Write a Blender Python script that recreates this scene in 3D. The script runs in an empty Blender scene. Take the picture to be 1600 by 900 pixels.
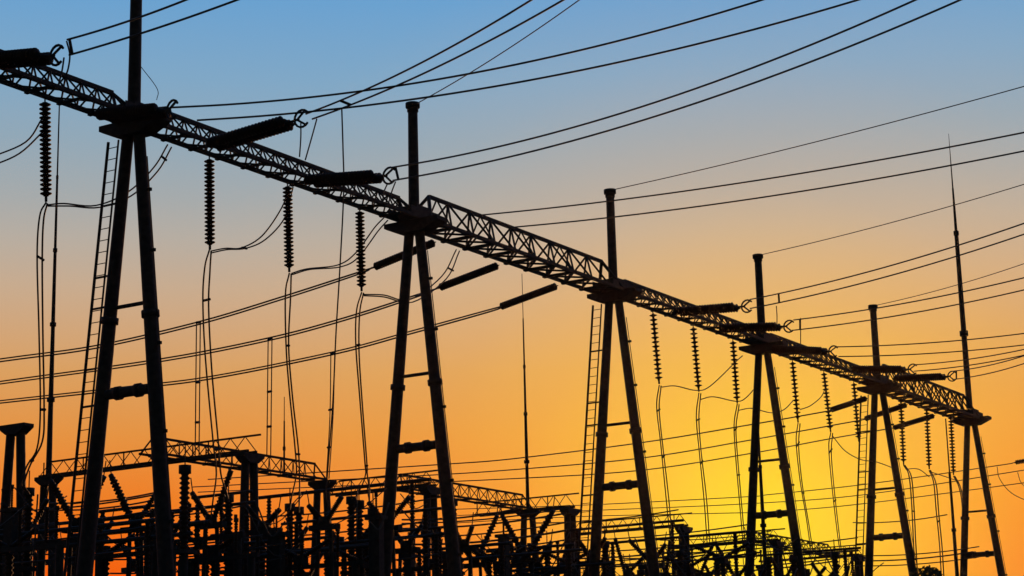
import bpy, math, random
from mathutils import Vector, Matrix
random.seed(7)
SC = bpy.context.scene
COL = SC.collection
V = Vector

# ------------------------------------------------------------------ camera
PITCH, ROLL, FOC = 0.22547710, -0.024403887, 3083.26
EYE = V((0, 0, 1.7))
FW = V((0, math.cos(PITCH), math.sin(PITCH)))
UP0 = V((0, -math.sin(PITCH), math.cos(PITCH)))
RT = V((1, 0, 0)) * math.cos(ROLL) + UP0 * math.sin(ROLL)
UP = UP0 * math.cos(ROLL) - V((1, 0, 0)) * math.sin(ROLL)
cd = bpy.data.cameras.new('camera')
cam = bpy.data.objects.new('camera', cd); COL.objects.link(cam)
cd.sensor_width = 36.0; cd.lens = FOC / 1600 * 36; cd.clip_end = 20000; cd.clip_start = 0.1
cam.matrix_world = Matrix((
    (RT.x, UP.x, -FW.x, EYE.x), (RT.y, UP.y, -FW.y, EYE.y), (RT.z, UP.z, -FW.z, EYE.z), (0, 0, 0, 1)))
SC.camera = cam
SC.render.resolution_x, SC.render.resolution_y = 1024, 576
SC.view_settings.view_transform = 'Standard'; SC.view_settings.look = 'None'
SC.view_settings.exposure = 0.0; SC.view_settings.gamma = 1.0
SC.view_settings.use_curve_mapping = False

# ------------------------------------------------------------------ sky and sun
def lin(r, g, b):
    f = lambda c: (c / 255 / 12.92) if c / 255 <= 0.04045 else ((c / 255 + 0.055) / 1.055) ** 2.4
    return (f(r), f(g), f(b), 1)

SUN_AZ, SUN_EL = math.radians(7.0), math.radians(5.4)      # low sun behind the yard, right of the third mast
SUN = V((math.sin(SUN_AZ) * math.cos(SUN_EL), math.cos(SUN_AZ) * math.cos(SUN_EL), math.sin(SUN_EL)))
world = bpy.data.worlds.new('World'); SC.world = world; world.use_nodes = True
nt = world.node_tree; nt.nodes.clear()
def N(t, **k):
    n = nt.nodes.new(t)
    for a, b in k.items(): setattr(n, a, b)
    return n
L = nt.links.new
def math_node(op, a, b=None, clamp=False):
    n = N('ShaderNodeMath', operation=op, use_clamp=clamp)
    for i, v in enumerate((a, b)):
        if v is None: continue
        if isinstance(v, (int, float)): n.inputs[i].default_value = v
        else: L(v, n.inputs[i])
    return n.outputs[0]
def ramp(fac, stops, interp='LINEAR'):
    n = N('ShaderNodeValToRGB'); cr = n.color_ramp; cr.interpolation = interp
    while len(cr.elements) > 1: cr.elements.remove(cr.elements[0])
    cr.elements[0].position = stops[0][0]; cr.elements[0].color = stops[0][1]
    for p, c in stops[1:]:
        e = cr.elements.new(p); e.color = c
    L(fac, n.inputs[0]); return n.outputs[0]
def mix(fac, a, b):
    n = N('ShaderNodeMix', data_type='RGBA')
    for s, v in ((0, fac), (6, a), (7, b)):
        if isinstance(v, (tuple, float, int)): n.inputs[s].default_value = v
        else: L(v, n.inputs[s])
    return n.outputs[2]
tc = N('ShaderNodeTexCoord')
nrm = N('ShaderNodeVectorMath', operation='NORMALIZE'); L(tc.outputs['Generated'], nrm.inputs[0])
DIR = nrm.outputs[0]
sep = N('ShaderNodeSeparateXYZ'); L(DIR, sep.inputs[0])
elev = math_node('MULTIPLY', math_node('ARCSINE', sep.outputs[2]), 180 / math.pi)
e01 = math_node('DIVIDE', elev, 90.0, True)
dot = N('ShaderNodeVectorMath', operation='DOT_PRODUCT'); L(DIR, dot.inputs[0]); dot.inputs[1].default_value = SUN
ang = math_node('MULTIPLY', math_node('ARCCOSINE', dot.outputs['Value']), 180 / math.pi)
WARM = [(0.0, (212, 70, 12)), (4.6, (244, 92, 12)), (6.5, (240, 120, 26)), (8.7, (229, 146, 64)), (10.5, (218, 159, 95)),
        (12.9, (200, 171, 142)), (14.3, (183, 173, 161)), (15.6, (164, 170, 172)), (17.1, (146, 168, 183)), (19, (127, 167, 198)),
        (21.3, (105, 161, 208)), (26, (86, 145, 204)), (45, (66, 118, 184)), (90, (48, 88, 150))]
warm = ramp(e01, [(e / 90, lin(*c)) for e, c in WARM])
nish = N('ShaderNodeTexSky', sky_type='NISHITA', sun_disc=False)
nish.sun_elevation = SUN_EL; nish.sun_rotation = SUN_AZ; nish.dust_density = 2.0
nsc = N('ShaderNodeVectorMath', operation='SCALE'); L(nish.outputs[0], nsc.inputs[0]); nsc.inputs[3].default_value = 0.03
sh = N('ShaderNodeVectorMath', operation='DOT_PRODUCT'); L(DIR, sh.inputs[0])
sh.inputs[1].default_value = (math.sin(SUN_AZ), math.cos(SUN_AZ), 0)
back = N('ShaderNodeMapRange', interpolation_type='SMOOTHSTEP'); L(sh.outputs['Value'], back.inputs[0])
back.inputs[1].default_value = 0.85; back.inputs[2].default_value = -0.6
base = mix(back.outputs[0], warm, nsc.outputs[0])
OUTER = [(0, .78), (4, .62), (7, .42), (10, .21), (14, .06), (18, 0)]
INNER = [(0, .97), (1.2, .85), (2.3, .63), (3.6, .38), (5.2, .18), (7.2, .05), (10, 0)]
fall = lambda w: ramp(math_node('DIVIDE', ang, 30.0, True), [(a / 30, (v, v, v, 1)) for a, v in w])
sky_col = mix(fall(OUTER), base, lin(253, 185, 70))
sky_col = mix(fall(INNER), sky_col, lin(255, 219, 40))
bg = N('ShaderNodeBackground'); L(sky_col, bg.inputs[0]); bg.inputs[1].default_value = 1.0
out = N('ShaderNodeOutputWorld'); L(bg.outputs[0], out.inputs[0])

sl = bpy.data.lights.new('sun', 'SUN'); sl.energy = 2.0; sl.angle = math.radians(0.5); sl.color = (1.0, 0.45, 0.17)
so = bpy.data.objects.new('sun', sl); COL.objects.link(so)
so.rotation_euler = SUN.to_track_quat('Z', 'Y').to_euler()

# ------------------------------------------------------------------ yard frame: s along the gantry line, t across it, h height
AZ = 0.560497683
A_ = V((math.sin(AZ), math.cos(AZ), 0)); P_ = V((math.cos(AZ), -math.sin(AZ), 0)); Z_ = V((0, 0, 1))
ORG = V((-10.7757, 54.2794, 0))
YARD = 3.0                                     # the yard lies on a low terrace above the road the picture is taken from
def Y(s, t, h): return ORG + A_ * s + P_ * t + Z_ * h
def survey(x, y): return FW + RT * ((x - 800) / FOC) + UP * ((450 - y) / FOC)
def on(x, y, n, d):
    q = survey(x, y); return EYE + q * ((d - (EYE - ORG).dot(n)) / q.dot(n))
def on_s(x, y, s): return on(x, y, A_, s)
def on_t(x, y, t): return on(x, y, P_, t)
def on_h(x, y, h):
    q = survey(x, y); return EYE + q * ((h - EYE.z) / q.z)
def st(X): d = X - ORG; return d.dot(A_), d.dot(P_), X.z
def px_of(X):
    d = X - EYE; return 800 + FOC * d.dot(RT) / d.dot(FW)

# ------------------------------------------------------------------ materials
def mat(name, c1, c2, rough, metal=0.0, scale=6.0, bump=0.15):
    m = bpy.data.materials.new(name); m.use_nodes = True
    t = m.node_tree; b = t.nodes['Principled BSDF']
    co = t.nodes.new('ShaderNodeTexCoord'); geo = t.nodes.new('ShaderNodeNewGeometry')
    n1 = t.nodes.new('ShaderNodeTexNoise'); n1.inputs['Scale'].default_value = scale; n1.inputs['Detail'].default_value = 6
    t.links.new(geo.outputs['Position'], n1.inputs['Vector'])
    r = t.nodes.new('ShaderNodeValToRGB'); r.color_ramp.elements[0].color = (*c1, 1); r.color_ramp.elements[1].color = (*c2, 1)
    r.color_ramp.elements[0].position = .35; r.color_ramp.elements[1].position = .7
    t.links.new(n1.outputs[0], r.inputs[0]); t.links.new(r.outputs[0], b.inputs['Base Color'])
    b.inputs['Specular IOR Level'].default_value = .2
    b.inputs['Roughness'].default_value = rough; b.inputs['Metallic'].default_value = metal
    bp = t.nodes.new('ShaderNodeBump'); bp.inputs['Strength'].default_value = bump; bp.inputs['Distance'].default_value = .02
    t.links.new(n1.outputs[0], bp.inputs['Height']); t.links.new(bp.outputs[0], b.inputs['Normal'])
    return m
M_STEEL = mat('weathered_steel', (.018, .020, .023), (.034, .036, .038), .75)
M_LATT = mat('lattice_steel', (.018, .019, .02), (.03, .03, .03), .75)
M_PORC = mat('brown_porcelain', (.022, .013, .010), (.03, .018, .013), .7)
M_WIRE = mat('aluminium_wire', (.04, .04, .042), (.06, .06, .06), .65)
M_GROUND = mat('gravel', (.10, .09, .075), (.2, .18, .15), .95, scale=1.5, bump=.6)
M_GRASS = mat('dry_grass', (.04, .05, .02), (.08, .08, .03), .95, scale=.8, bump=.5)
M_LEAF = mat('dark_leaves', (.02, .035, .012), (.05, .07, .025), .8, scale=3)

# ------------------------------------------------------------------ meshes and objects
MESH = {}
def mesh(name, verts, faces, m, smooth=True):
    me = bpy.data.meshes.new(name); me.from_pydata([tuple(v) for v in verts], [], faces); me.update()
    me.materials.append(m)
    if smooth: me.polygons.foreach_set('use_smooth', [True] * len(me.polygons))
    return me
def lathe(key, prof, n, m, smooth=False):
    k = (key, m.name)
    if k in MESH: return MESH[k]
    vs, fs = [], []
    for r, z in prof:
        for i in range(n):
            a = 2 * math.pi * i / n; vs.append((r * math.cos(a), r * math.sin(a), z))
    for j in range(len(prof) - 1):
        for i in range(n):
            fs.append((j * n + i, j * n + (i + 1) % n, (j + 1) * n + (i + 1) % n, (j + 1) * n + i))
    fs.append(tuple(range(n - 1, -1, -1))); fs.append(tuple(range((len(prof) - 1) * n, len(prof) * n)))
    MESH[k] = mesh(key, vs, fs, m, smooth)
    if smooth:
        for f in MESH[k].polygons:
            if len(f.vertices) > 4: f.use_smooth = False
    return MESH[k]
def cyl(n, m, ratio=1.0):
    return lathe('bar_%d_%.2f' % (n, ratio), [(1, 0), (ratio, 1)], n, m, n >= 8)
def cube(m):
    k = ('block', m.name)
    if k not in MESH:
        vs = [(x, y, z) for z in (-.5, .5) for y in (-.5, .5) for x in (-.5, .5)]
        MESH[k] = mesh('block', vs, [(0, 2, 3, 1), (4, 5, 7, 6), (0, 1, 5, 4), (2, 6, 7, 3), (0, 4, 6, 2), (1, 3, 7, 5)], m, False)
    return MESH[k]
W = {}
def empty(name, label, cat, loc, group=None, rot=0.0, kind=None):
    o = bpy.data.objects.new(name, None); COL.objects.link(o); o.empty_display_size = .3
    o.matrix_basis = Matrix.Translation(loc) @ Matrix.Rotation(rot, 4, 'Z'); W[o] = o.matrix_basis.copy()
    tag(o, label, cat, group, kind); return o
def tag(o, label=None, cat=None, group=None, kind=None):
    for k, v in (('label', label), ('category', cat), ('group', group), ('kind', kind)):
        if v: o[k] = v
    return o
def put(name, me, parent, mw):
    o = bpy.data.objects.new(name, me); COL.objects.link(o); W[o] = mw.copy()
    if parent is not None:
        o.parent = parent; o.matrix_parent_inverse = W[parent].inverted()
    o.matrix_basis = mw; return o
def frame(A, x, y, z):
    return Matrix(((x.x, y.x, z.x, A.x), (x.y, y.y, z.y, A.y), (x.z, y.z, z.z, A.z), (0, 0, 0, 1)))
def axes(d):
    d = d.normalized(); ref = P_ if abs(d.dot(P_)) < .9 else A_
    x = ref.cross(d).normalized(); return x, d.cross(x), d
def bar(name, parent, A, B, r, m=None, n=6, r2=None):
    x, y, z = axes(B - A); m = m or M_STEEL
    return put(name, cyl(n, m, round((r2 or r) / r, 2)), parent, frame(A, x * r, y * r, B - A))
def block(name, parent, C, sx, sy, sz, m=None, X=None, Yv=None):
    return put(name, cube(m or M_STEEL), parent, frame(C, (X or P_) * sx, (Yv or A_) * sy, Z_ * sz))
def strip(name, parent, A, B, w, d, m=None):                # rectangular bar
    x, y, z = axes(B - A)
    return put(name, cube(m or M_LATT), parent, frame((A + B) / 2, x * w, y * d, B - A))
def along(name, me, parent, A, d, sc=1.0):                  # mesh whose z runs along d
    x, y, z = axes(d)
    return put(name, me, parent, frame(A, x * sc, y * sc, z * sc))
def spline(P, k=6):
    if len(P) < 3: return list(P)
    Q = [P[0] * 2 - P[1]] + list(P) + [P[-1] * 2 - P[-2]]; o = []
    for i in range(1, len(Q) - 2):
        for j in range(k):
            t = j / k; a, b, c, d = Q[i - 1], Q[i], Q[i + 1], Q[i + 2]
            o.append(.5 * ((2 * b) + (c - a) * t + (2 * a - 5 * b + 4 * c - d) * t * t + (3 * b - a - 3 * c + d) * t ** 3))
    return o + [P[-1]]
def tube_mesh(name, P, r, m, n=6):
    vs, fs = [], []; ref = None
    for i, q in enumerate(P):
        d = (P[min(i + 1, len(P) - 1)] - P[max(i - 1, 0)]).normalized()
        if ref is None: ref = Z_ if abs(d.z) < .8 else A_
        x = d.cross(ref).normalized(); y = x.cross(d); ref = y
        for k in range(n):
            a = 2 * math.pi * k / n; vs.append(q + x * (r * math.cos(a)) + y * (r * math.sin(a)))
    for i in range(len(P) - 1):
        for k in range(n):
            fs.append((i * n + k, i * n + (k + 1) % n, (i + 1) * n + (k + 1) % n, (i + 1) * n + k))
    fs.append(tuple(range(n - 1, -1, -1))); fs.append(tuple(range((len(P) - 1) * n, len(P) * n)))
    return mesh(name, vs, fs, m, True)
def wire(name, parent, P, r, m=None, k=6):
    return put(name, tube_mesh(name, spline(P, k), r, m or M_WIRE), parent, Matrix.Identity(4))
def sagline(A, B, sag, n=14, beyond=0):
    return [A + (B - A) * (i / n) - Z_ * (4 * sag * (i / n) * (1 - i / n)) for i in range(n + 1 + beyond)]
def copy_tree(o, mw, parent=None):
    c = o.copy(); COL.objects.link(c)
    if parent is None: c.matrix_basis = mw; W[c] = mw.copy()
    else:
        c.parent = parent; c.matrix_parent_inverse = o.matrix_parent_inverse.copy(); c.matrix_basis = o.matrix_basis.copy()
    for ch in o.children: copy_tree(ch, None, c)
    return c
LATER = []                                                  # labels written once all of a kind stand
def later(o, phrase, cat, X): o['category'] = cat; LATER.append((o, phrase, X))

# ------------------------------------------------------------------ ground
vs, fs = [], []
ny = [-3000, -300, -60, 0, 18, 26, 60, 150, 400, 1200, 6000]; nx = [-4000, -800, -200, -60, -20, 20, 60, 200, 800, 4000]
for yy in ny:
    for xx in nx:
        vs.append((xx, yy, 0 if yy <= 18 else YARD))
for j in range(len(ny) - 1):
    for i in range(len(nx) - 1):
        k = j * len(nx) + i; fs.append((k, k + 1, k + 1 + len(nx), k + len(nx)))
tag(put('ground', mesh('ground', vs, fs, M_GRASS, False), None, Matrix.Identity(4)), kind='structure')
g = [Y(-25, 12, YARD + .004), Y(130, 12, YARD + .004), Y(130, -70, YARD + .004), Y(-25, -70, YARD + .004)]
tag(put('gravel_yard', mesh('gravel_yard', g, [(0, 1, 2, 3)], M_GROUND, False), None, Matrix.Identity(4)), kind='structure')

# ------------------------------------------------------------------ main gantry: A-frame columns
ORD = ['first', 'second', 'third', 'fourth', 'fifth', 'sixth']
HJ = 19.25
def seat_mesh():
    if 'seat' in MESH: return MESH['seat']
    pr = [(-1.08, 0), (1.16, 0), (1.16, -.14), (.98, -.22), (.5, -.42), (-.5, -.42), (-.92, -.24), (-1.08, -.16)]
    n = len(pr); vs = [(x, y, z) for y in (-.3, .3) for x, z in pr]
    fs = [tuple(range(n)), tuple(range(2 * n - 1, n - 1, -1))] + [(i, i + n, (i + 1) % n + n, (i + 1) % n) for i in range(n)]
    MESH['seat'] = mesh('beam_seat', vs, fs, M_STEEL, False); return MESH['seat']
def mast_tower(label):
    t = empty('gantry_column', label, 'gantry mast', Y(0, 0, YARD), 'A-frame masts carrying the high beam')
    half = lambda h: .25 + .104 * (18.6 - h)
    for sg in (-1, 1):
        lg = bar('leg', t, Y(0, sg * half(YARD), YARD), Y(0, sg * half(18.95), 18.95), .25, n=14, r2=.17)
        bar('flange', lg, Y(0, sg * half(13.48), 13.48), Y(0, sg * half(13.66), 13.66), .255, n=14)
        block('footing', t, Y(0, sg * half(YARD), YARD + .15), .9, .9, .3, M_GROUND)
    lead = bar('earthing_lead', t, Y(0, half(YARD) + .31, YARD), Y(0, half(18.2) + .25, 18.2), .017, n=5)
    for h in (5.2, 7.7, 10.2, 12.7, 15.4, 17.2):
        block('lead_clip', lead, Y(0, half(h) + .25, h), .16, .06, .09)
    bar('tie_bar', t, Y(0, -half(13.92), 13.92), Y(0, half(13.92), 13.92), .06, n=8)
    tb = bar('tie_beam', t, Y(0, -half(11.45) + .2, 11.45), Y(0, half(11.45) - .2, 11.45), .15, n=12)
    for q in (-.38, .38):
        bar('collar', tb, Y(0, q - .08, 11.45), Y(0, q + .08, 11.45), .20, n=12)
    put('beam_seat', seat_mesh(), t, frame(Y(0, 0, 19.32), P_, A_, Z_))
    block('head_box', t, Y(0, 0, 19.55), .8, .8, .5)
    for sg in (-1, 1):
        block('gusset_plate', t, Y(0, sg * .47, 19.5), .025, 1.7, .34)
    return t
def mast_top(t):
    m = bar('mast', t, Y(0, 0, 19.9), Y(0, 0, 23.45), .19, n=14, r2=.17)
    bar('mast_cap', t, Y(0, 0, 23.45), Y(0, 0, 23.62), .255, n=14)
    bar('cap_skirt', m, Y(0, 0, 23.3), Y(0, 0, 23.45), .2, n=14)
def ladder(s, label, side=1):
    b = Y(s, -(.25 + .104 * 15.6) - .55, YARD)
    t = empty('access_ladder', label, 'ladder', b, 'ladders up the masts')
    off = lambda h: -(.25 + .104 * (18.6 - h))
    for d in (-.76, -.36):
        bar('rail', t, Y(s, off(YARD) + d, YARD), Y(s, off(18.9) + d, 18.9), .045 if d < -.5 else .03, n=6)
    h = YARD + .4
    while h < 18.8:
        bar('rung', t, Y(s, off(h) - .76, h), Y(s, off(h) - .36, h), .014, n=5); h += .34
    for h in (17.0, 14.9, 14.0, 11.2, 8.5, 5.6):
        bar('bracket', t, Y(s, off(h) - .76, h), Y(s, off(h), h), .035, n=5)
    return t
proto = mast_tower('nearest and tallest-looking A-frame mast, farthest left, with a ladder beside it')
towers = [proto]
LBL = [None, 'second A-frame mast from the left, carrying the start of the deep truss',
       'third A-frame mast from the left, at the low end of the deep truss',
       'fourth A-frame mast from the left, with insulator strings passing behind its shaft',
       'fifth A-frame mast from the left, beside the short deep truss',
       'rightmost A-frame mast, topped by a tall tapering lightning rod']
for k in range(1, 6):
    c = copy_tree(proto, Matrix.Translation(Y(14 * k, 0, YARD))); c['label'] = LBL[k]; towers.append(c)
mast_top(proto)
for k in range(1, 5):                                       # the masts above the seats
    for ch in [c for c in proto.children if c.name.split('.')[0] in ('mast', 'mast_cap')]:
        copy_tree(ch, None, towers[k])
t6 = towers[5]
def up6(name, h0, h1, r0, r1, par=None): return bar(name, par or t6, Y(70, 0, h0), Y(70, 0, h1), r0, n=12, r2=r1)
rod = up6('lightning_rod', 19.9, 24.3, .19, .16)
up6('collar', 24.2, 24.5, .25, .25, rod); up6('rod_section', 24.4, 30.4, .16, .12, None)
up6('coupling', 30.3, 30.55, .16, .16, None); up6('rod_section', 30.5, 33.2, .09, .055, None); up6('rod_tip', 33.2, 36.6, .045, .012, None)
ladder(0, 'steel ladder leaning along the left leg of the leftmost mast')
ladder(28, 'steel ladder on the left leg of the third mast')
ladder(56, 'steel ladder on the left leg of the fifth mast')

# ------------------------------------------------------------------ lattice beams
def lattice(label, s0, s1, half, hb, hap, panel, rc, rb, t0=0, cat='lattice beam', group='lattice beams of the high gantry', ends=.9):
    b = empty('lattice_beam', label, cat, Y((s0 + s1) / 2, t0, hb), group)
    n = max(2, round((s1 - s0) / panel)); dl = (s1 - s0) / n; deep = hap - hb > .9
    for sg in (-1, 1):
        strip('bottom_chord', b, Y(s0 + .1, t0 + sg * half, hb), Y(s1 - .1, t0 + sg * half, hb), rc, rc)
        for e, q in ((s0, 1), (s1, -1)):
            bar('end_post', b, Y(e + q * .15, t0 + sg * half, hb), Y(e + q * ends, t0, hap), rb * .8)
    strip('top_chord', b, Y(s0 + ends, t0, hap), Y(s1 - ends, t0, hap), rc, rc)
    for i in range(n):
        a, m_, c = s0 + i * dl, s0 + (i + .5) * dl, s0 + (i + 1) * dl
        for sg in (-1, 1):
            if s0 + ends <= m_ <= s1 - ends:
                bar('brace', b, Y(a + .04, t0 + sg * half, hb), Y(m_, t0, hap), rb * .5, M_LATT, 5)
                bar('brace', b, Y(c - .04, t0 + sg * half, hb), Y(m_, t0, hap), rb * .5, M_LATT, 5)
                if deep and i % 2: bar('upright', b, Y(a, t0 + sg * half, hb), Y(a, t0, hap), rb * .4, M_LATT, 5)
        if i and (deep or i % 2):
            strip('rung', b, Y(a, t0 - half - .16, hb - .03), Y(a, t0 + half + .06, hb - .03), rb, rb * 2.0)
        st2 = 1 if deep else 2
        if i % st2 == 0 and i + st2 <= n:
            e = s0 + (i + st2) * dl
            bar('brace', b, Y(a + .06, t0 - half, hb), Y(e - .06, t0 + half, hb), rb * .5, M_LATT, 5)
            bar('brace', b, Y(a + .06, t0 + half, hb + .05), Y(e - .06, t0 - half, hb + .05), rb * .5, M_LATT, 5)
    return b
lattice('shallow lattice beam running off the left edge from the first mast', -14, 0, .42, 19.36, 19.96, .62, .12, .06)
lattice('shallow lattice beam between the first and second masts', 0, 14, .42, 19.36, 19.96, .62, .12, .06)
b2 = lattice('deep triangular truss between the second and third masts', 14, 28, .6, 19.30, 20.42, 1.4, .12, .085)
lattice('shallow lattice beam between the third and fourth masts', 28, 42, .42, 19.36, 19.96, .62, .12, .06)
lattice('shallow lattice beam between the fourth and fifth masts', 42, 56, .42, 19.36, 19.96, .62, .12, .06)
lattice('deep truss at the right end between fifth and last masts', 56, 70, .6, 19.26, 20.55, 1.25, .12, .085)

# ------------------------------------------------------------------ insulator strings
DISC = lathe('disc', [(.07, 0), (.08, .02), (.15, .045), (.155, .065), (.11, .09), (.075, .105), (.07, .126)], 12, M_PORC, True)
SLIM = lathe('slim_disc', [(.045, 0), (.055, .03), (.15, .06), (.155, .085), (.10, .11), (.05, .13), (.045, .19)], 12, M_PORC, True)
def string_of(parent, A, B, first=.14, pitch=.125, end=.16, me=None, sc=1.06):
    d = (B - A).normalized(); Ln = (B - A).length
    bar('hanger', parent, A, A + d * first, .022, n=6)
    n = int((Ln - first - end) / pitch); pitch = (Ln - first - end) / n
    for i in range(n): along('disc', me or DISC, parent, A + d * (first + i * pitch), d, sc)
    bar('clamp', parent, B - d * end, B, .04, n=6)
INS = [((70, 160), (72, 315), 'leftmost hanging insulator string, left of the first mast'),
       ((327, 246), (328, 390), 'hanging insulator string nearest right of the first mast'),
       ((449, 291), (452, 425), 'middle hanging insulator string between the first and second masts'),
       ((562, 329), (565, 455), 'hanging insulator string just left of the second mast'),
       ((1020, 489), (1030, 600), 'hanging insulator string nearest right of the third mast'),
       ((1083, 511), (1092, 612), 'middle hanging insulator string between the third and fourth masts'),
       ((1145, 531), (1152, 630), 'hanging insulator string just left of the fourth mast'),
       ((1238, 564), (1247, 660), 'hanging insulator string nearest right of the fourth mast'),
       ((1287, 581), (1298, 675), 'middle hanging insulator string between the fourth and fifth masts'),
       ((1334, 599), (1342, 690), 'hanging insulator string just left of the fifth mast'),
       ((1408, 631), (1412, 726), 'hanging insulator string nearest right of the fifth mast'),
       ((1448, 640), (1452, 733), 'middle hanging insulator string under the right deep truss'),
       ((1486, 655), (1490, 742), 'hanging insulator string just left of the rightmost mast')]
for a, b, lb in INS:
    A = on_t(*a, -.42); B = on_t(*b, -.42)
    A = A + Z_ * (19.32 - A.z)
    t = empty('hanging_insulator', lb, 'insulator string', A, 'insulator strings hanging under the high beam')
    if a[0] < 700: string_of(t, A, B)
    else: string_of(t, A, B, .14, .185, .16, SLIM)

def ring(parent, C, ax, side, r=.26):                      # open corona horn
    pts = []
    for i in range(13):
        a = math.radians(40 + 280 * i / 12)
        pts.append(C + ax * (r * math.cos(a)) + side * (r * math.sin(a)))
    return put('arcing_ring', tube_mesh('arcing_ring', pts, .035, M_STEEL), parent, Matrix.Identity(4))

ENDS = {}
def tension(key, a, tip, lb, tA=.42, hA=None, double=True, Ln=3.3, grp='tension insulator strings on the line side'):
    A = on_t(*a, tA)
    if hA: A = A + Z_ * (hA - A.z)
    q = survey(*tip).normalized(); o = EYE - A
    bq = o.dot(q); cq = o.dot(o) - Ln * Ln; disc = bq * bq - cq
    rt = math.sqrt(max(disc, 0)); sgn = -1 if tA > 0 else 1
    B = EYE + q * (-bq + sgn * rt)
    d = (B - A).normalized()
    t = empty('tension_insulator', lb, 'insulator string', A, grp)
    side = d.cross(Z_).normalized()
    if double:
        bar('yoke', t, A + d * .2 - side * .23, A + d * .2 + side * .23, .05, n=6)
        bar('yoke', t, B - d * .25 - side * .23, B - d * .25 + side * .23, .06, n=6)
        bar('link', t, A, A + d * .2, .04)
        for sg in (-1, 1):
            string_of(t, A + d * .2 + side * (sg * .21), B - d * .25 + side * (sg * .21), .06, .122, .06, None, 1.12)
        bar('link', t, B - d * .25, B + d * .12, .04)
        ring(t, B + d * .22, d, d.cross(side).normalized())
        up = side.cross(d).normalized()
        for sg in (-1, 1):
            bar('wire_clamp', t, B + d * .05, B + d * .32 + up * (sg * .2), .035)
    else:
        string_of(t, A, B, .1, .105, .1, None, 1.0)
    ENDS[key] = (A, B, d, side); return t
tension('A', (-45, 98), (80, 87), 'double insulator string at the left edge above the beam', Ln=3.2)
tension('B', (322, 230), (462, 188), 'upswept double insulator string just right of the first mast')
tension('C', (476, 284), (600, 275), 'double insulator string lying along the beam left of the second mast')
tension('P', (157, 182), (262, 172), 'double insulator string hidden behind the head of the first mast')
ENDS['Q'] = (Y(15.5, .6, 19.5), Y(17.5, .5, 19.6), P_.copy(), A_.copy())
tension('D', (1050, 488), (1160, 479), 'double insulator string pointing at the shaft of the fourth mast', Ln=3.3)
tension('E', (1120, 513), (1226, 510), 'double insulator string crossing the shaft of the fourth mast')
tension('F', (1205, 545), (1296, 549), 'double insulator string right of the fourth mast, first of three')
tension('G', (1328, 577), (1420, 577), 'double insulator string crossing the shaft of the fifth mast')
tension('H', (1395, 592), (1482, 588), 'double insulator string above the right deep truss')
FG = 'tension insulator strings on the far side'
tension('J1', (681, 378), (583, 418), 'slanting insulator string passing behind the second mast', -.6, None, False, 3.0, FG)
tension('J2', (780, 414), (685, 450), 'slanting insulator string right of the second mast, upper of two', -.6, None, False, 3.0, FG)
tension('J3', (872, 446), (780, 480), 'slanting insulator string left of the third mast, under the truss', -.6, None, False, 3.0, FG)
tension('K1', (1355, 622), (1297, 641), 'slanting insulator string ending left of the fifth mast', -.6, None, False, 2.7, FG)
tension('K2', (1418, 632), (1350, 655), 'slanting insulator string crossing behind the fifth mast', -.6, None, False, 3.0, FG)
tension('K3', (1461, 649), (1395, 669), 'slanting insulator string right of the fifth mast', -.6, None, False, 3.0, FG)

# ------------------------------------------------------------------ line conductors (toward the viewer)
def twin(key, w1, w2, h, lb, spacers=(), drop=.35):
    A, B, d, side = ENDS[key]
    t = empty('twin_conductor', lb, 'power line', B, 'twin line conductors')
    ws = []
    for (s_px, mids, e_px) in (w1, w2):
        E_ = on_h(*e_px, h)
        s0 = B + d * .32 + side.cross(d).normalized() * (.2 if s_px is w1[0] else -.2)
        # start where the clamp stands, seen at its own place in the yard
        S_ = EYE + survey(*s_px) * ((s0 - EYE).dot(FW))
        pts = sagline(S_, E_, drop, 10, 9)
        ws.append(pts); wire('wire', t, pts, .027, k=3)
    for f in spacers:
        i = f * 10; j = int(i); u = i - j
        p0 = ws[0][j].lerp(ws[0][j + 1], u); p1 = ws[1][j].lerp(ws[1][j + 1], u)
        bar('spacer', t, p0, p1, .04)
    return t
twin('A', ((105, 62), (), (290, 0)), ((108, 86), (), (370, 0)), 18.6, 'pair of wires rising from the left edge past the top-left mast', (.02,), .05)
twin('B', ((478, 178), (), (830, 0)), ((488, 186), (), (880, 0)), 18.8, 'steepest pair of wires, rising from the upswept insulator string', (.18,), .2)
twin('P', ((268, 168), (), (1190, 0)), ((308, 188), (), (1340, 0)), 19.3, 'pair of wires sweeping from the first mast to the top edge', (), .55)
twin('C', ((610, 262), (), (1430, 0)), ((614, 282), (), (1500, 0)), 19.0, 'pair of wires passing behind the shaft of the second mast', (.012,), .55)
twin('Q', ((752, 336), (), (1600, 207)), ((803, 355), (), (1600, 236)), 19.2, 'pair of wires passing behind the shaft of the third mast', (), .25)
twin('D', ((1172, 468), (), (1600, 349)), ((1172, 482), (), (1600, 366)), 18.9, 'pair of wires rising right from the fourth mast shaft', (.12,), .2)
twin('E', ((1240, 500), (), (1600, 434)), ((1240, 516), (), (1600, 453)), 18.8, 'pair of wires crossing the fifth mast just under its cap', (.03,), .15)
twin('F', ((1305, 542), (), (1600, 521)), ((1310, 557), (), (1600, 539)), 18.5, 'pair of wires crossing the shaft of the fifth mast', (), .12)
twin('G', ((1428, 570), (), (1600, 546)), ((1428, 580), (), (1600, 555)), 18.6, 'pair of wires running right from the fifth mast shaft', (), .1)
twin('H', ((1488, 580), (), (1600, 556)), ((1488, 593), (), (1600, 568)), 18.8, 'lowest pair of wires leaving the right edge by the lightning rod', (.06,), .1)
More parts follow.
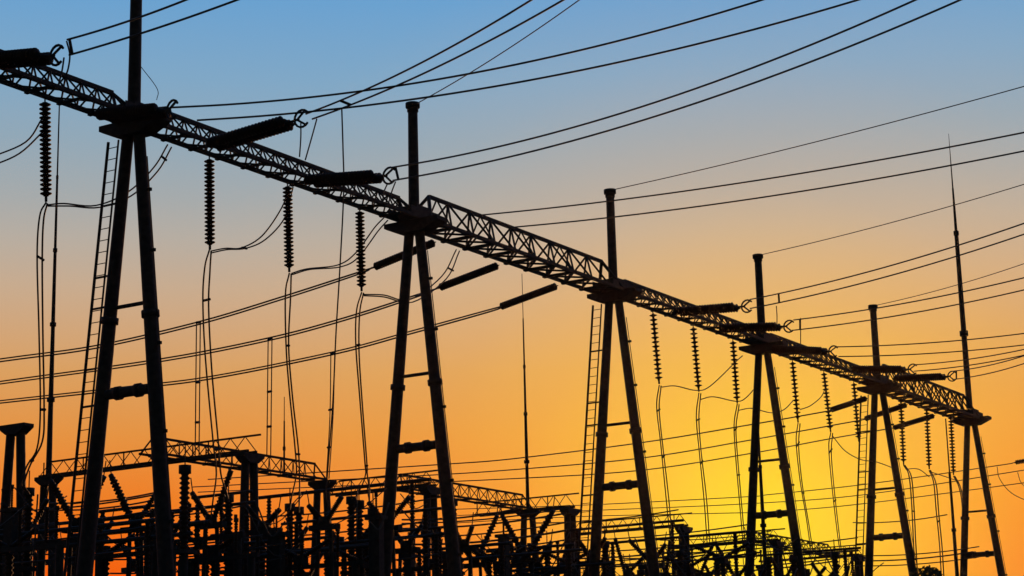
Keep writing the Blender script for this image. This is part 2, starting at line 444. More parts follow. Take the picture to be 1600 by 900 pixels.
for k, e, lb in ((1, (905, 0), 'thin ground wire rising from the cap of the second mast'),
                 (2, (1600, 135), 'thin ground wire rising from the cap of the third mast'),
                 (3, (1600, 288), 'thin ground wire rising from the cap of the fourth mast'),
                 (4, (1600, 412), 'thin ground wire rising from the cap of the fifth mast')):
    A = Y(14 * k, .28, 23.6); B = on_h(*e, 23.3)
    o = wire('ground_wire', None, sagline(A, B,   .12, 8, 8), .019, k=3); tag(o, lb, 'ground wire', 'ground wires from the mast caps')
A = Y(0, .15, 23.0)
o = wire('grounding_lead', None, [Y(0, .2, 21.0), Y(.3, .6, 20.3), Y(.4, .5, 20.0)], .012); tag(o, 'short thin lead beside the shaft of the first mast', 'wire')

# ------------------------------------------------------------------ conductors on the far side
def far_twin(key, pts, lb, gap=.2, r=.034, dropper=None, n2=True):
    A, B, d, side = ENDS[key]; s = st(A)[0]
    P = [B] + [on_s(x, y, s) for x, y in pts]
    P.append(P[-1] + (P[-1] - P[-2]).normalized() * 12)
    t = empty('twin_conductor', lb, 'power line', B, 'conductors on the far side')
    for sg in ((-1, 1) if n2 else (0,)):
        wire('wire', t, [q + Z_ * (sg * gap * .5 * min(1, i * .7 + .12)) + A_ * (sg * .05) for i, q in enumerate(P)], r)
    return t
far_twin('J1', [(560, 427), (440, 466), (310, 505), (150, 542), (0, 563)], 'upper double wire sagging left from behind the second mast', .14)
far_twin('J2', [(655, 461), (540, 498), (420, 530), (250, 563), (0, 598)], 'middle double wire sagging left behind the first mast', .14)
far_twin('J3', [(770, 484), (640, 520), (520, 552), (330, 590), (200, 606), (0, 628)], 'lower double wire sagging left behind the first mast', .14)
far_twin('K1', [(1290, 643), (1170, 664), (1000, 692), (800, 717), (700, 725), (560, 734)], 'upper thin wire sagging left from the fifth mast', r=.037, n2=False)
far_twin('K2', [(1342, 657), (1170, 688), (1000, 716), (800, 734), (680, 742), (520, 750)], 'middle thin wire sagging left from the fifth mast', r=.037, n2=False)
far_twin('K3', [(1388, 670), (1300, 685), (1170, 709), (1000, 735), (800, 748), (520, 760)], 'lower thin wire sagging left from the fifth mast', r=.037, n2=False)

# the next gantry of the line, just outside the right of the view, carries three more
c7 = copy_tree(towers[1], Matrix.Translation(Y(86, 0, YARD))); c7['label'] = 'A-frame mast of the next gantry, outside the right edge'; del c7['group']
c8 = copy_tree(towers[1], Matrix.Translation(Y(100, 0, YARD))); c8['label'] = 'farthest A-frame mast of the next gantry, outside the right edge'; del c8['group']
lattice('deep truss of the next gantry, outside the right edge', 86, 100, .6, 19.30, 20.42, 1.4, .12, .085)
for i, (s, pts, lb) in enumerate(((88.5, [(1555, 728), (1350, 757), (1200, 773), (1170, 776), (940, 788), (800, 793), (700, 796)], 'upper'),
                                  (92.5, [(1597, 735), (1350, 773), (1170, 787), (940, 797), (800, 802), (700, 806)], 'middle'),
                                  (96.5, [(1640, 749), (1350, 787), (1200, 800), (1170, 801), (940, 806), (800, 812), (700, 818)], 'lowest'))):
    A = Y(s, -.6, 19.2); B = on_s(*pts[0], s)
    t = empty('tension_insulator', ('insulator string poking in at the right edge', 'second insulator string of the next gantry beyond the right edge',
                                    'third insulator string of the next gantry beyond the right edge')[i], 'insulator string', A, FG)
    d = (A - B).normalized(); string_of(t, A, A - d * 3.0, .1, .105, .1)
    tag(wire('line_wire', None, [A - d * 3.0, B] + [on_s(x, y, s) for x, y in pts[1:]], .034), '%s faint wire low across the right half, from beyond the right edge' % lb, 'power line', 'faint wires low across the right')

# ------------------------------------------------------------------ jumpers and droppers
def px_wire(name, paths, tt, lb, cat='jumper wire', grp='jumper wires', r=.021, sp=()):
    if isinstance(tt, (int, float)): f = lambda p, i, n: on_t(*p, tt)
    else: f = lambda p, i, n: on_t(*p, tt[0] + (tt[1] - tt[0]) * i / (n - 1))
    PP = [[f(p, i, len(q)) for i, p in enumerate(q)] for q in paths]
    if len(PP) == 1:
        return tag(wire(name, None, PP[0], r), lb, cat, grp)
    t = empty(name, lb, cat, PP[0][0], grp); cs = []
    for P in PP: wire('wire', t, P, r); cs.append(spline(P, 6))
    for u in sp:
        a = cs[0][int(u * (len(cs[0]) - 1))]
        b = min(cs[1], key=lambda q: abs(q.z - a.z))
        bar('spacer', t, a, b + (b - a) * .3, .04)
    return t
DR, DG = 'dropper wires', 'twin wires dropping from the hanging insulators'
def dropper(paths, tt, lb, sp=(.3, .6)): px_wire('dropper', paths, tt, lb, 'dropper wire', DG, .027 if paths[0][0][0] < 1400 else .036, sp)
dropper([[(72, 316), (62, 338), (58, 400), (61, 520), (63, 640), (58, 700), (42, 728), (33, 756), (44, 772)], [(74, 318), (68, 345), (66, 405), (67, 520), (69, 640), (66, 690), (48, 725), (38, 756), (46, 772)]], (-.42, -3), 'twin wires dropping from the leftmost hanging insulator', (.25, .5, .72))
dropper([[(327, 391), (320, 418), (317, 470), (321, 560), (333, 690), (338, 740), (333, 780), (329, 812)], [(330, 392), (328, 425), (326, 480), (331, 580), (341, 690), (345, 740), (354, 770), (358, 784)]], (-.42, -4), 'twin wires dropping from the insulator right of the first mast')
dropper([[(452, 427), (446, 460), (447, 540), (452, 610), (461, 700), (463, 740), (456, 775), (453, 796)], [(455, 428), (454, 465), (451, 540), (457, 620), (466, 700), (468, 745), (468, 775), (467, 800)]], (-.42, -5), 'twin wires dropping from the middle insulator left of the second mast')
dropper([[(565, 457), (557, 487), (556, 540), (562, 620), (570, 720), (571, 742), (562, 766), (549, 786)], [(568, 458), (562, 490), (561, 550), (566, 630), (573, 720), (574, 742), (577, 765), (577, 786)]], (-.42, -6), 'twin wires dropping beside the left of the second mast')
dropper([[(1030, 602), (1026, 635), (1032, 690), (1040, 770), (1047, 840)], [(1033, 603), (1030, 640), (1036, 700), (1045, 780), (1050, 842)]], (-.42, -5), 'twin wires dropping just right of the third mast')
dropper([[(1092, 614), (1088, 650), (1092, 700), (1100, 780), (1105, 850)], [(1095, 615), (1092, 655), (1096, 710), (1104, 780), (1109, 850)]], (-.42, -5), 'twin wires dropping midway between the third and fourth masts')
dropper([[(1152, 631), (1147, 665), (1150, 720), (1156, 790), (1162, 860)], [(1155, 632), (1150, 670), (1153, 720), (1159, 790), (1165, 860)]], (-.42, -5), 'twin wires dropping just left of the fourth mast')
dropper([[(1247, 661), (1244, 690), (1250, 750), (1260, 810), (1268, 868)], [(1250, 662), (1248, 700), (1254, 760), (1264, 820), (1271, 868)]], (-.42, -5), 'twin wires dropping just right of the fourth mast')
dropper([[(1298, 676), (1295, 700), (1300, 760), (1308, 830), (1313, 865)], [(1301, 677), (1299, 710), (1304, 770), (1312, 840), (1316, 868)]], (-.42, -5), 'twin wires dropping midway between the fourth and fifth masts')
dropper([[(1412, 727), (1420, 742), (1424, 780), (1427, 840), (1430, 905)], [(1414, 727), (1424, 745), (1428, 790), (1431, 850), (1434, 905)]], (-.42, -3), 'twin wires dropping just right of the fifth mast', (.6,))
dropper([[(1452, 735), (1459, 755), (1463, 800), (1468, 850), (1471, 905)], [(1454, 735), (1463, 758), (1467, 805), (1472, 855), (1475, 905)]], (-.42, -3), 'twin wires dropping midway between the fifth and last masts', (.6,))
dropper([[(1490, 744), (1498, 760), (1503, 785), (1505, 830), (1506, 905)], [(1492, 744), (1501, 762), (1506, 790), (1508, 830), (1509, 905)]], (-.42, -2), 'twin wires dropping along the left leg of the last mast', (.6,))
def jumper(paths, tt, lb, sp=()): px_wire('jumper', paths, tt, lb, sp=sp, r=.024)
jumper([[(75, 320), (100, 318), (150, 321), (200, 300), (240, 262), (262, 226)], [(75, 322), (110, 322), (155, 324), (205, 306), (246, 268), (268, 230)]], -.5, 'jumper loop passing behind the legs of the first mast', (.9,))
jumper([[(66, 185), (40, 222), (-20, 248)], [(68, 205), (30, 240), (-20, 262)]], -.5, 'jumper wires running off the left edge from the leftmost insulator')
jumper([[(331, 392), (352, 388), (378, 387), (410, 368), (440, 325), (452, 290)], [(331, 395), (355, 390), (384, 388), (415, 374), (445, 340), (458, 292)]], -.5, 'jumper loop between the first two hanging insulators', (.4,))
jumper([[(456, 427), (480, 420), (528, 414), (556, 395), (585, 356), (600, 340)], [(457, 429), (485, 421), (532, 417), (560, 402), (590, 362), (606, 344)]], -.5, 'jumper loop left of the second mast')
jumper([[(568, 460), (600, 461), (640, 468), (690, 432), (713, 390)], [(568, 462), (600, 464), (645, 472), (697, 436), (718, 392)]], -.7, 'jumper loop passing behind the legs of the second mast', (.85,))
jumper([[(1033, 605), (1055, 603), (1088, 610), (1110, 603), (1150, 565), (1160, 556)]], -.5, 'jumper wire from the first insulator right of the third mast')
jumper([[(1095, 624), (1115, 620), (1150, 627), (1165, 622), (1185, 600)]], -.5, 'jumper wire between the insulators left of the fourth mast')
jumper([[(1155, 641), (1175, 638), (1205, 645), (1225, 640), (1240, 625)]], -.5, 'jumper wire passing behind the legs of the fourth mast')
jumper([[(1250, 640), (1266, 634), (1283, 620), (1290, 605)]], -.5, 'short jumper wire right of the fourth mast')
jumper([[(1300, 680), (1320, 704), (1345, 718), (1370, 722), (1400, 733)]], -.5, 'jumper wire sagging behind the fifth mast')
jumper([[(1415, 733), (1435, 733), (1452, 745)], [(1456, 738), (1478, 745), (1492, 750)]], -.5, 'jumper wires between the hanging insulators of the right truss')
jumper([[(1558, 729), (1562, 748), (1580, 770), (1610, 785)]], -.5, 'wire loop hanging at the right edge')
jumper([[(1590, 738), (1597, 756), (1620, 775)]], -.5, 'shorter wire loop hanging at the right edge')
jumper([[(534, 170), (536, 235), (537, 300), (531, 420), (525, 520), (520, 630), (512, 735), (508, 790)]], (2.5, -2), 'long single wire falling straight from the steepest pair')
jumper([[(470, 190), (470, 215), (468, 245)], [(495, 186), (487, 215), (477, 250)]], .9, 'two short wires from the upswept insulator tip to the beam')
jumper([[(606, 286), (600, 300), (597, 320)], [(618, 284), (612, 300), (607, 318)]], .9, 'two short wires below the ring left of the second mast')
jumper([[(104, 64), (109, 85), (107, 105), (103, 118)], [(100, 90), (97, 110), (92, 130)]], 2.0, 'two short wires below the ring at the top left')
jumper([[(1213, 478), (1214, 492), (1214, 508)]], 2.0, 'short wire beside the fourth mast shaft')
jumper([[(1251, 497), (1251, 520), (1251, 540)]], 1.8, 'short wire right of the ring by the fourth mast')
# droppers off the far wires
for (s, a1, b1, a2, b2, lb) in ((16.07, (307, 504), (305, 712), (313, 503), (311, 712), 'straight twin dropper under the upper far wire'),
                            (20.28, (419, 531), (417, 712), (425, 529), (423, 712), 'straight twin dropper under the middle far wire'),
                            (24.55, (517, 553), (510, 748), (523, 551), (514, 748), 'straight twin dropper under the lower far wire')):
    t = empty('dropper', lb, 'dropper wire', on_s(*a1, s), 'twin droppers under the far wires')
    A1 = on_s(*a1, s); t_ = st(A1)[1]
    for a, b in ((a1, b1), (a2, b2)):
        wire('wire', t, [on_t(*a, t_), on_t((a[0] + b[0]) / 2 + (2 if s > 24 else 0), (a[1] + b[1]) / 2, t_), on_t(*b, t_)], .025)
    for f in (.0, .45, .75):
        q = lambda a, b: on_t(a[0] + (b[0] - a[0]) * f, a[1] + (b[1] - a[1]) * f, t_)
        bar('spacer', t, q(a1, b1), q(a2, b2), .05)

# ------------------------------------------------------------------ lower gantry behind
HL = 13.0
def low_column(s, t, lb, h=HL, sp=.055, grp='columns of the low gantry', r=.19, dirn=None):
    dirn = dirn or P_
    b = empty('low_column', lb, 'gantry column', Y(s, t, YARD), grp)
    for sg in (-1, 1):
        o = lambda z: dirn * (sg * (.25 + sp * (h - .4 - z)))
        bar('leg', b, Y(s, t, YARD) + o(YARD), Y(s, t, h - .3) + o(h - .3), r * 1.05, n=10, r2=r * .85)
    st_ = put('beam_seat', seat_mesh(), b, frame(Y(s, t, h), dirn * .55, (A_ if dirn is P_ else P_) * .8, Z_ * .85))
    bar('tie_bar', b, Y(s, t, 8.2) - dirn * (.25 + sp * (h - 8.6)), Y(s, t, 8.2) + dirn * (.25 + sp * (h - 8.6)), .05)
    return b
def rod_thing(base, top, radii, lb):
    b = empty('lightning_rod', lb, 'lightning rod', base, 'thin lightning rods')
    n = len(radii)
    for i in range(n):
        A = base.lerp(top, i / n); B = base.lerp(top, (i + 1) / n)
        sct = bar('rod_section', b, A, B, radii[i], n=8, r2=radii[i] * .8)
        if i: bar('coupling', b, A - Z_ * .08, A + Z_ * .08, radii[i] * 1.6, n=8)
PB = []
for i, (hx, hy) in enumerate(((390, 705), (672, 757), (890, 791), (1068, 820), (1214, 843), (1341, 866))):
    X = on_h(hx, hy, HL); s, t, _ = st(X); PB.append((s, t))
    lb = ('left of', 'behind', 'left of', 'right of', 'between the legs of', 'left of')[i]
    mk = ('second', 'second', 'third', 'third', 'fourth', 'fifth')[i]
    low_column(s, t, 'low gantry column %s the %s mast%s' % (lb, mk, ' with a flag-shaped head' if i == 3 else ''), HL - .12, .03, r=.2, dirn=A_)
def cross_beam(s, t0, t1, h, lb, rail=.62):
    b = empty('walkway_beam', lb, 'lattice beam', Y(s, (t0 + t1) / 2, h), 'beams of the low gantry running away')
    for d in (-.25, .25):
        strip('bottom_chord', b, Y(s + d, t0, h), Y(s + d, t1, h), .11, .09)
    strip('top_chord', b, Y(s, t0 + .4, h + rail), Y(s, t1 + .4, h + rail), .07, .07)
    n = round(abs(t1 - t0) / .75); dl = (t1 - t0) / n
    for i in range(n):
        bar('brace', b, Y(s - .2, t0 + i * dl, h + .04), Y(s, t0 + (i + .5) * dl, h + rail), .02, M_LATT, 5)
        bar('brace', b, Y(s + .2, t0 + (i + 1) * dl, h + .04), Y(s, t0 + (i + .5) * dl, h + rail), .02, M_LATT, 5)
        if i % 3 == 0: bar('post', b, Y(s, t0 + i * dl, h), Y(s, t0 + i * dl, h + rail), .03, M_LATT, 5)
    return b
CB = ['long walkway beam crossing behind the first mast low down', 'walkway beam ending behind the second mast low down',
      'walkway beam ending left of the third mast low down', 'walkway beam ending right of the third mast low down',
      'walkway beam ending between the legs of the fourth mast', 'walkway beam ending left of the fifth mast']
for (s, t), lb in zip(PB, CB): cross_beam(s, t - (11.2 if s < 25 else 5.5 if s < 50 else 7), t + .15, HL - .02, lb)
for (x, y), lb in (((25, 664), 'T-headed column standing at the left edge'), ((503, 752), 'low gantry column midway between the first and second masts'),
                   ((825, 797), 'low gantry column with a lightning rod left of the third mast')):
    s, t, _ = st(on_h(x, y, HL)); low_column(s, t, lb, HL)
sA, tA, _ = st(on_h(503, 752, HL)); sB, tB, _ = st(on_h(825, 797, HL))
LG = 'low lattice beams'
lattice('low lattice beam sloping down right behind the first mast', PB[0][0] - 2.2, sA, .35, HL + .04, HL + .72, .8, .09, .045, tA, 'lattice beam', LG, .5)
lattice('low lattice beam right of the second mast', PB[1][0] + .2, sB, .35, HL + .04, HL + .72, .8, .09, .045, tB, 'lattice beam', LG, .5)
lattice('low lattice beam right of the fourth mast', PB[4][0] + .2, PB[5][0], .35, HL + .04, HL + .72, .8, .09, .045, PB[4][1] - 2.2, 'lattice beam', LG, .5)
s0, t0, _ = st(on_h(76, 745, HL))
low_column(s0, t0, 'low gantry column under the tall thin rod at the left', HL, .03)
X = Y(s0, t0, HL); tp = on_t(93, 165, t0)
rod_thing(X, Y(s0, t0, tp.z), [.13, .105, .085, .06, .035], 'tall thin lightning rod left of the first mast')
X = Y(sB, tB, HL); tp = on_t(817, 428, tB)
rod_thing(X, Y(sB, tB, tp.z), [.10, .09, .065, .045, .02], 'tall thin lightning rod between the second and third masts')
X = on_h(444, 720, HL + .7); tp = on_t(444, 620, st(X)[1])
rod_thing(X - Z_ * .6, V((X.x, X.y, tp.z)), [.05, .04, .02], 'short thin lightning rod on the low beam behind the first insulators')
X = on_h(1197, 905, 9.0); tp = on_t(1187, 640, st(X)[1])
rod_thing(V((X.x, X.y, YARD)), V((X.x, X.y, tp.z)), [.15, .14, .12, .1, .06], 'thin lightning rod standing between the legs of the fourth mast')
X = on_h(1496, 905, 9.0); tp = on_t(1480, 655, st(X)[1])
rod_thing(V((X.x, X.y, YARD)), V((X.x, X.y, tp.z)), [.15, .13, .11, .08, .04], 'thin lightning rod just left of the last mast')

# ------------------------------------------------------------------ yard equipment
def shed_post(key, Ln, r, n):
    pr = [(r * .75, 0)]
    p = (Ln - .1) / n
    for i in range(n):
        z = .05 + i * p
        pr += [(r * .62, z), (r, z + p * .35), (r * .62, z + p * .75)]
    pr += [(r * .62, Ln - .05), (r * .8, Ln)]
    return lathe(key, pr, 10, M_PORC, True)
POST = shed_post('insulator', 1.9, .15, 12)
THIN = shed_post('insulator_thin', 1.6, .12, 11)
BUSH = shed_post('bushing', 2.4, .18, 15)

def v_switch(foot, tips):
    """V-shaped disconnector on a steel stand: foot of the V and the upper ends of its arms"""
    X = on_h(*foot, 9.0 if foot[1] < 850 else 8.7); s, tt, _ = st(X)
    t = empty('disconnector', None, 'disconnector', V((X.x, X.y, YARD)), 'V-shaped disconnectors in the yard')
    for q in (-.45, .45):
        bar('stand_leg', t, V((X.x, X.y, YARD)) + P_ * q, V((X.x, X.y, X.z - .28)) + P_ * (q * .55), .07, n=8)
    block('base_frame', t, X - Z_ * .19, 1.15, .25, .18)
    bar('gear_box', t, X - Z_ * .1, X + Z_ * .16, .2, n=8)
    for tip in tips:
        T = on_s(*tip, s); d = T - X; sg = 1 if d.dot(P_) > 0 else -1
        F = X + P_ * (sg * .12) + Z_ * .05; d = T - F; Ln = d.length - .16; d.normalize()
        ax, ay, az = axes(d); wd = max(.72, Ln / 1.85)
        put('insulator', POST, t, frame(F, ax * wd, ay * wd, az * (Ln / 1.9)))
        bar('terminal', t, T - d * .2, T, .09, n=8)
        bar('contact_arm', t, T - d * .06, T + Z_ * .5 + P_ * (sg * .06), .02, n=5)
    later(t, 'V-shaped disconnector on a steel stand' if len(tips) > 1 else 'single-armed slanting disconnector', 'disconnector', X); return t
for f_, tips in (((120, 818), [(79, 751), (163, 744)]), ((212, 818), [(173, 742), (246, 768)]), ((330, 812), [(361, 735), (300, 770)]), ((412, 822), [(437, 796), (385, 790)]),
                 ((507, 815), [(534, 776), (482, 790)]), ((530, 846), [(508, 820)]), ((604, 818), [(576, 785), (640, 776)]), ((560, 845), [(584, 820)]),
                 ((634, 852), [(610, 822), (660, 820)]), ((742, 876), [(777, 805), (712, 842)]), ((822, 868), [(784, 805), (865, 797)]), ((838, 882), [(862, 846)]),
                 ((806, 876), [(798, 846)]), ((925, 872), [(946, 840), (905, 845)]), ((980, 895), [(961, 841), (1014, 862)]), ((1018, 878), [(983, 844), (1040, 850)]),
                 ((1037, 900), [(1047, 845)]), ((1064, 895), [(1049, 866)]), ((1090, 900), [(1113, 853), (1068, 862)]), ((1151, 902), [(1120, 853), (1182, 862)]),
                 ((1290, 906), [(1312, 883), (1268, 880)]), ((1318, 908), [(1326, 884)]), ((40, 838), [(4, 786), (74, 780)]),
                 ((690, 868), [(672, 826)]), ((880, 886), [(893, 850)]), ((455, 862), [(428, 826), (480, 824)]), ((370, 850), [(345, 800)]), ((1225, 904), [(1245, 872), (1205, 872)]), ((770, 908), [(752, 872), (798, 866)]), ((860, 908), [(842, 876), (884, 864)]), ((907, 906), [(893, 872), (925, 866)]), ((1002, 910), [(976, 882), (1024, 878)]), ((1120, 914), [(1102, 884), (1140, 880)]), ((660, 900), [(642, 868), (690, 860)]), ((725, 850), [(704, 815), (738, 822)]), ((150, 850), [(128, 812), (176, 815)]), ((260, 850), [(236, 815), (284, 812)]), ((60, 872), [(36, 838), (88, 834)]), ((330, 868), [(306, 834), (352, 830)]), ((210, 882), [(190, 850), (232, 846)]), ((480, 900), [(456, 868), (505, 862)]), ((580, 896), [(556, 866), (606, 858)]), ((400, 888), [(378, 858), (424, 852)]), ((935, 906), [(915, 880), (952, 876)]), ((1055, 908), [(1034, 884), (1072, 878)]), ((1185, 906), [(1166, 880), (1200, 882)]), ((1270, 908), [(1252, 884), (1290, 886)])):
    v_switch(f_, tips)
def pair_bushing(x, y, lb=None):
    X = on_h(x, y, 10.2 if y < 800 else 9.3)
    t = empty('transformer_bushing', None, 'bushing', V((X.x, X.y, YARD)), 'upright bushings in the yard')
    bar('pedestal', t, V((X.x, X.y, YARD)), X - Z_ * 2.6, .14, n=8)
    block('mounting_plate', t, X - Z_ * 2.55, .6, .6, .12)
    along('insulator', BUSH, t, X - Z_ * 2.5, Z_, 1.0)
    bar('head', t, X - Z_ * .1, X + Z_ * .16, .2, n=10)
    bar('terminal_rod', t, X + Z_ * .16, X + Z_ * .75, .022, n=5)
    later(t, 'upright ribbed bushing on a pedestal', 'bushing', X)
for q in ((549, 783), (561, 789), (453, 794), (467, 799), (357, 780), (707, 786), (289, 735), (583, 803),
          (428, 838), (45, 770), (665, 835),
          (788, 846), (855, 858), (945, 852), (1062, 866), (1120, 872), (1240, 875)):
    pair_bushing(*q)

def strung(x0, y0, x1, h, r=.032):
    A = on_h(x0, y0, h); s, tt, _ = st(A); lo, hi = 0, 60
    for _ in range(40):
        m = (lo + hi) / 2
        lo, hi = (m, hi) if px_of(Y(s, tt + m, h)) < x1 else (lo, m)
    o = wire('bus_wire', None, sagline(A - P_ * 2, Y(s, tt + lo, h), .15, 8), r, k=2)
    o['group'] = 'bus wires strung across the yard'; later(o, 'thin bus wire strung across the yard', 'bus wire', (A + Y(s, tt + lo, h)) / 2)

# tubular busbars running across the yard on ribbed posts
def busbar(x0, y0, x1, h, r, posts=True, lb=None):
    if x0 > 680 and r < .056: strung(x0, y0, x1, h, r * .8); return
    A = on_h(x0, y0, h); s, t, _ = st(A)
    lo, hi = 0, 60
    for _ in range(40):
        m = (lo + hi) / 2
        if px_of(Y(s, t + m, h)) < x1: lo = m
        else: hi = m
    B = Y(s, t + lo, h)
    b = empty('busbar', None, 'busbar', V((A.x, A.y, YARD)), 'tubular busbars in the yard')
    bar('tube', b, A, B, r, n=8)
    n = max(2, round(lo / 8) + 1)
    for i in range(n):
        Q = A.lerp(B, (i + .12) / (n - 1 + .24)) if n > 1 else A
        along('insulator', THIN, b, Q - Z_ * (1.6 + r), Z_)
        bar('post', b, V((Q.x, Q.y, YARD)), Q - Z_ * (1.6 + r), .11, n=8)
    later(b, 'tubular busbar on ribbed posts', 'busbar', A.lerp(B, .5)); return b
for q in ((-40, 842, 262, 8.7, .07), (-30, 866, 300, 8.2, .07), (20, 826, 262, 9.2, .06), (150, 800, 262, 10, .06), (255, 800, 400, 10.0, .06),
          (300, 778, 395, 11, .06), (140, 815, 300, 9.6, .05), (395, 779, 672, 11.9, .075), (440, 819, 690, 9.6, .055), (520, 850, 700, 8.7, .06), 
          (700, 845, 885, 9.4, .055), (690, 806, 810, 10.8, .05), (690, 820, 885, 10.3, .05), (700, 876, 910, 8.4, .06), (885, 829, 1068, 11.7, .065),
          (935, 850, 1172, 10.2, .06), (930, 868, 1110, 9.6, .05), (900, 885, 1190, 8.9, .05), (1080, 848, 1214, 12.4, .055), (1095, 875, 1345, 10.4, .06), (1235, 868, 1341, 12.3, .06),
          (1385, 872, 1520, 10.6, .05), (250, 862, 440, 8.5, .07), (240, 884, 440, 7.9, .08), (420, 848, 520, 9.0, .06), (110, 838, 330, 8.8, .09), (330, 838, 440, 9.0, .08), (430, 866, 600, 8.4, .07), (560, 836, 700, 9.2, .05), (640, 862, 800, 8.6, .06), (760, 862, 900, 9.2, .06), (800, 892, 960, 8.4, .06), (960, 878, 1100, 9.4, .05), (1100, 892, 1300, 9.6, .05), (1180, 880, 1330, 10.4, .05)):
    busbar(*q)

# portal frames, breakers and cabinets that fill the low part of the yard
def portal(x, y, h, wid, lb=None):
    X = on_h(x, y, h)
    b = empty('support_portal', None, 'steel portal', V((X.x, X.y, YARD)), 'steel support portals in the yard')
    A = X - P_ * wid / 2; B = X + P_ * wid / 2
    for q in (A, B):
        bar('leg', b, V((q.x, q.y, YARD)), q, .13, n=8)
    strip('crossbeam', b, A - P_ * .3, B + P_ * .3, .14, .16, M_STEEL)
    n = max(2, int(wid / 1.1))
    for i in range(n):
        Q = A.lerp(B, (i + .5) / n)
        along('insulator', THIN, b, Q + Z_ * .12, Z_, .62)
        bar('terminal', b, Q + Z_ * 1.1, Q + Z_ * 1.22, .08, n=8)
    later(b, 'steel portal carrying small ribbed insulators', 'portal', X)
for q in ((30, 858, 7.9, 3.5), (185, 868, 7.8, 3.2), (345, 872, 7.6, 2.5), (500, 884, 7.6, 3), (665, 888, 7.6, 2.5), (320, 842, 8.4, 2.8), (110, 846, 8.4, 2.6), (850, 896, 8.0, 2.6), (1060, 900, 8.9, 3)):
    portal(*q)
def breaker(x, y, h):
    X = on_h(x, y, h)
    b = empty('circuit_breaker', None, 'circuit breaker', V((X.x, X.y, YARD)), 'live tank breakers in the yard')
    block('cabinet', b, V((X.x, X.y, YARD + 1.5)), .7, .6, 1.2)
    bar('pedestal', b, V((X.x, X.y, YARD)), X - Z_ * 2.2, .16, n=8)
    along('insulator', POST, b, X - Z_ * 2.15, Z_, 1.05)
    block('gear_case', b, X - Z_ * .08, .36, .36, .3)
    for sg in (-1, 1):
        along('interrupter', POST, b, X + P_ * (sg * .15) + Z_ * .05, (P_ * sg + Z_ * .45).normalized(), .62)
    later(b, 'T-headed circuit breaker', 'circuit breaker', X)
for q in ((15, 856, 8.0), (165, 866, 7.9), (335, 860, 8.0), (470, 872, 7.8), (565, 878, 7.8), (780, 880, 8.3), (890, 880, 8.6), (1105, 898, 9.0)):
    breaker(*q)
def post_column(x, y, h, w, d=.3):
    """plain steel column with a head plate and a small ribbed insulator"""
    X = on_h(x, y, h); G = V((X.x, X.y, YARD))
    b = empty('support_column', None, 'steel column', G, 'plain steel columns in the yard')
    block('shaft', b, (G + X) / 2, w, d, X.z - YARD)
    block('head_plate', b, X + Z_ * .06, w * 1.6, d * 1.4, .12)
    along('insulator', THIN, b, X + Z_ * .12, Z_, .4)
    bar('terminal', b, X + Z_ * .76, X + Z_ * .9, .06, n=6)
    later(b, 'plain steel column', 'steel column', X)
for q in ((588, 812, 9.0, .42), (432, 838, 8.5, .5), (368, 846, 8.4, .45), (787, 840, 9.2, .34), (18, 800, 9.4, .4), (238, 838, 8.4, .4),
          (520, 870, 8.0, .3), (640, 872, 8.0, .28), (700, 880, 8.1, .28), (950, 888, 8.8, .28), (1190, 888, 9.6, .28)):
    post_column(*q)
rng = random.Random(11)
x = 0
while x < 1340:                                             # bushings and breakers standing lower among the rest
    y = rng.uniform(838, 880) if x < 700 else rng.uniform(862, 896)
    (breaker if rng.random() < .45 else lambda a, b, c: pair_bushing(a, b))(x, y, 7.9 if x < 700 else 8.8)
    x += rng.uniform(75, 120) if x < 700 else rng.uniform(45, 80)
# wires strung across the yard between the low gantries
for q in ((60, 792, 262, 10.4), (-30, 826, 250, 9.2), (-30, 848, 250, 8.6), (100, 860, 300, 8.3), (240, 850, 440, 8.7), (240, 868, 440, 8.2), (430, 856, 700, 8.7), (430, 886, 700, 7.9), (-30, 878, 240, 7.8), (240, 890, 440, 7.7), (140, 779, 262, 10.8), (140, 790, 262, 10.4), (270, 800, 395, 10.2), (440, 802, 690, 10.4), (440, 834, 690, 9.4), (690, 812, 890, 10.6),
                      (690, 834, 885, 9.9), (700, 858, 900, 9.1), (890, 812, 1060, 11.6), (930, 859, 1180, 10.0), (930, 840, 1170, 10.7), (1030, 868, 1200, 10.0), (1075, 861, 1340, 10.9),
                      (900, 876, 1170, 9.4), (1080, 840, 1205, 12.6), (1385, 812, 1480, 13.2), (1390, 880, 1530, 10.4), (1395, 864, 1530, 11.0)):
    strung(*q)
# flexible leads sagging between the equipment
for i in range(84):
    xa = rng.uniform(0, 640) if i < 34 else rng.uniform(640, 1340); ya = rng.uniform(760, 850) if i < 34 else rng.uniform(822, 885)
    A = on_h(xa, ya, rng.uniform(8.6, 10.5)); B = A + P_ * rng.uniform(-2.6, 2.6) + A_ * rng.uniform(-1.5, 1.5) - Z_ * rng.uniform(.2, 2.2)
    M = (A + B) / 2 - Z_ * rng.uniform(.1, 1.1)
    o = wire('flexible_lead', None, [A, M, B], rng.choice((.018, .022, .028)), k=5)
    o['group'] = 'flexible leads between the yard equipment'; later(o, 'flexible lead sagging between equipment', 'cable', A)

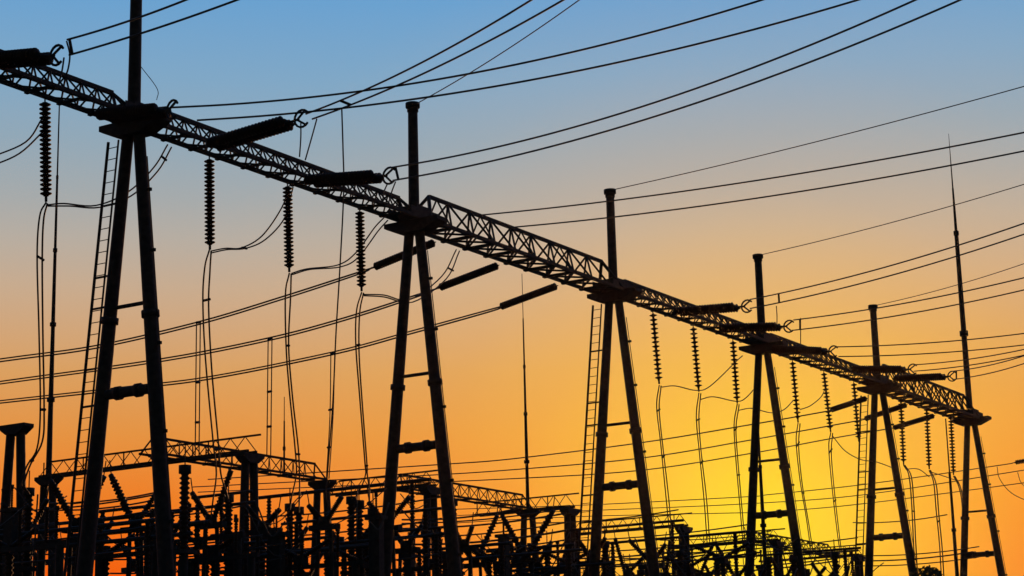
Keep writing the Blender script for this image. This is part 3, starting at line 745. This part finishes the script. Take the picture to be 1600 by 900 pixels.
# small trees far behind the right part of the yard
def tree(x, y, h, rad, lb):
    X = on_h(x, y, h); G = V((X.x, X.y, YARD))
    b = empty('tree', lb, 'tree', G, 'trees beyond the yard')
    bar('trunk', b, G, G + Z_ * (h - YARD) * .75, .16, n=8, r2=.06)
    rng = random.Random(int(x)); vs, fs = [], []
    for i in range(900):
        d = V((rng.gauss(0, 1), rng.gauss(0, 1), rng.gauss(0, 1))).normalized() * rad * rng.random() ** .4
        d.z *= 1.25
        c = G + Z_ * ((h - YARD) - rad * 1.15) + d + V((math.sin(d.x * 4), math.cos(d.y * 5), 0)) * .15
        u = V((rng.gauss(0, 1), rng.gauss(0, 1), rng.gauss(0, 1))).normalized() * .13; w = u.orthogonal().normalized() * .09
        k = len(vs); vs += [c - u, c + w, c + u, c - w]; fs.append((k, k + 1, k + 2, k + 3))
    put('crown', mesh('crown', vs, fs, M_LEAF, False), b, Matrix.Identity(4))
    return b
tree(1447, 885, 9.4, .85, 'small dark tree low between the fifth and last masts')

# ------------------------------------------------------------------ labels that say where each piece of equipment stands
ZONES = [(-999, 138, 'left of first mast'), (138, 255, "between first mast's legs"), (255, 425, 'right of first mast'),
         (425, 600, 'left of second mast'), (600, 712, "between second mast's legs"), (712, 925, 'between second and third masts'),
         (925, 1025, "between third mast's legs"), (1025, 1165, 'between third and fourth masts'),
         (1165, 1255, "between fourth mast's legs"), (1255, 1360, 'left of fifth mast'), (1360, 9999, 'right of fifth mast')]
NTH = ['', 'first', 'second', 'third', 'fourth', 'fifth', 'sixth', 'seventh', 'eighth', 'ninth', 'tenth', 'eleventh', 'twelfth', 'thirteenth', 'fourteenth', 'fifteenth', 'sixteenth', 'seventeenth', 'eighteenth', 'nineteenth', 'twentieth', 'twenty-first', 'twenty-second', 'twenty-third', 'twenty-fourth', 'twenty-fifth', 'twenty-sixth', 'twenty-seventh', 'twenty-eighth', 'twenty-ninth', 'thirtieth']
byk = {}
for o, ph, X in LATER:
    x = px_of(X); z = next(q[2] for q in ZONES if q[0] <= x < q[1]); byk.setdefault((ph, z), []).append((x, o))
for (ph, z), l in byk.items():
    l.sort(key=lambda q: q[0])
    for i, (x, o) in enumerate(l):
        o['label'] = '%s %s' % (ph, z) + ('' if len(l) == 1 else ', %s from left' % NTH[i + 1])


# ------------------------------------------------------------------ evening air round the whole yard: it glows faintly toward the sun
vs = [(x, y, z) for z in (-1.0, 46) for y in (-45, 280) for x in (-170, 170)]
hm = bpy.data.materials.new('evening_haze'); hm.use_nodes = True; ht = hm.node_tree; ht.nodes.clear()
ho = ht.nodes.new('ShaderNodeOutputMaterial'); hv = ht.nodes.new('ShaderNodeVolumePrincipled')
hv.inputs['Density'].default_value = .000025; hv.inputs['Color'].default_value = (1, .93, .86, 1); hv.inputs['Anisotropy'].default_value = .84
ht.links.new(hv.outputs[0], ho.inputs['Volume'])
hz = put('haze', mesh('haze', vs, [(0, 2, 3, 1), (4, 5, 7, 6), (0, 1, 5, 4), (2, 6, 7, 3), (0, 4, 6, 2), (1, 3, 7, 5)], hm, False), None, Matrix.Identity(4))
tag(hz, kind='stuff')
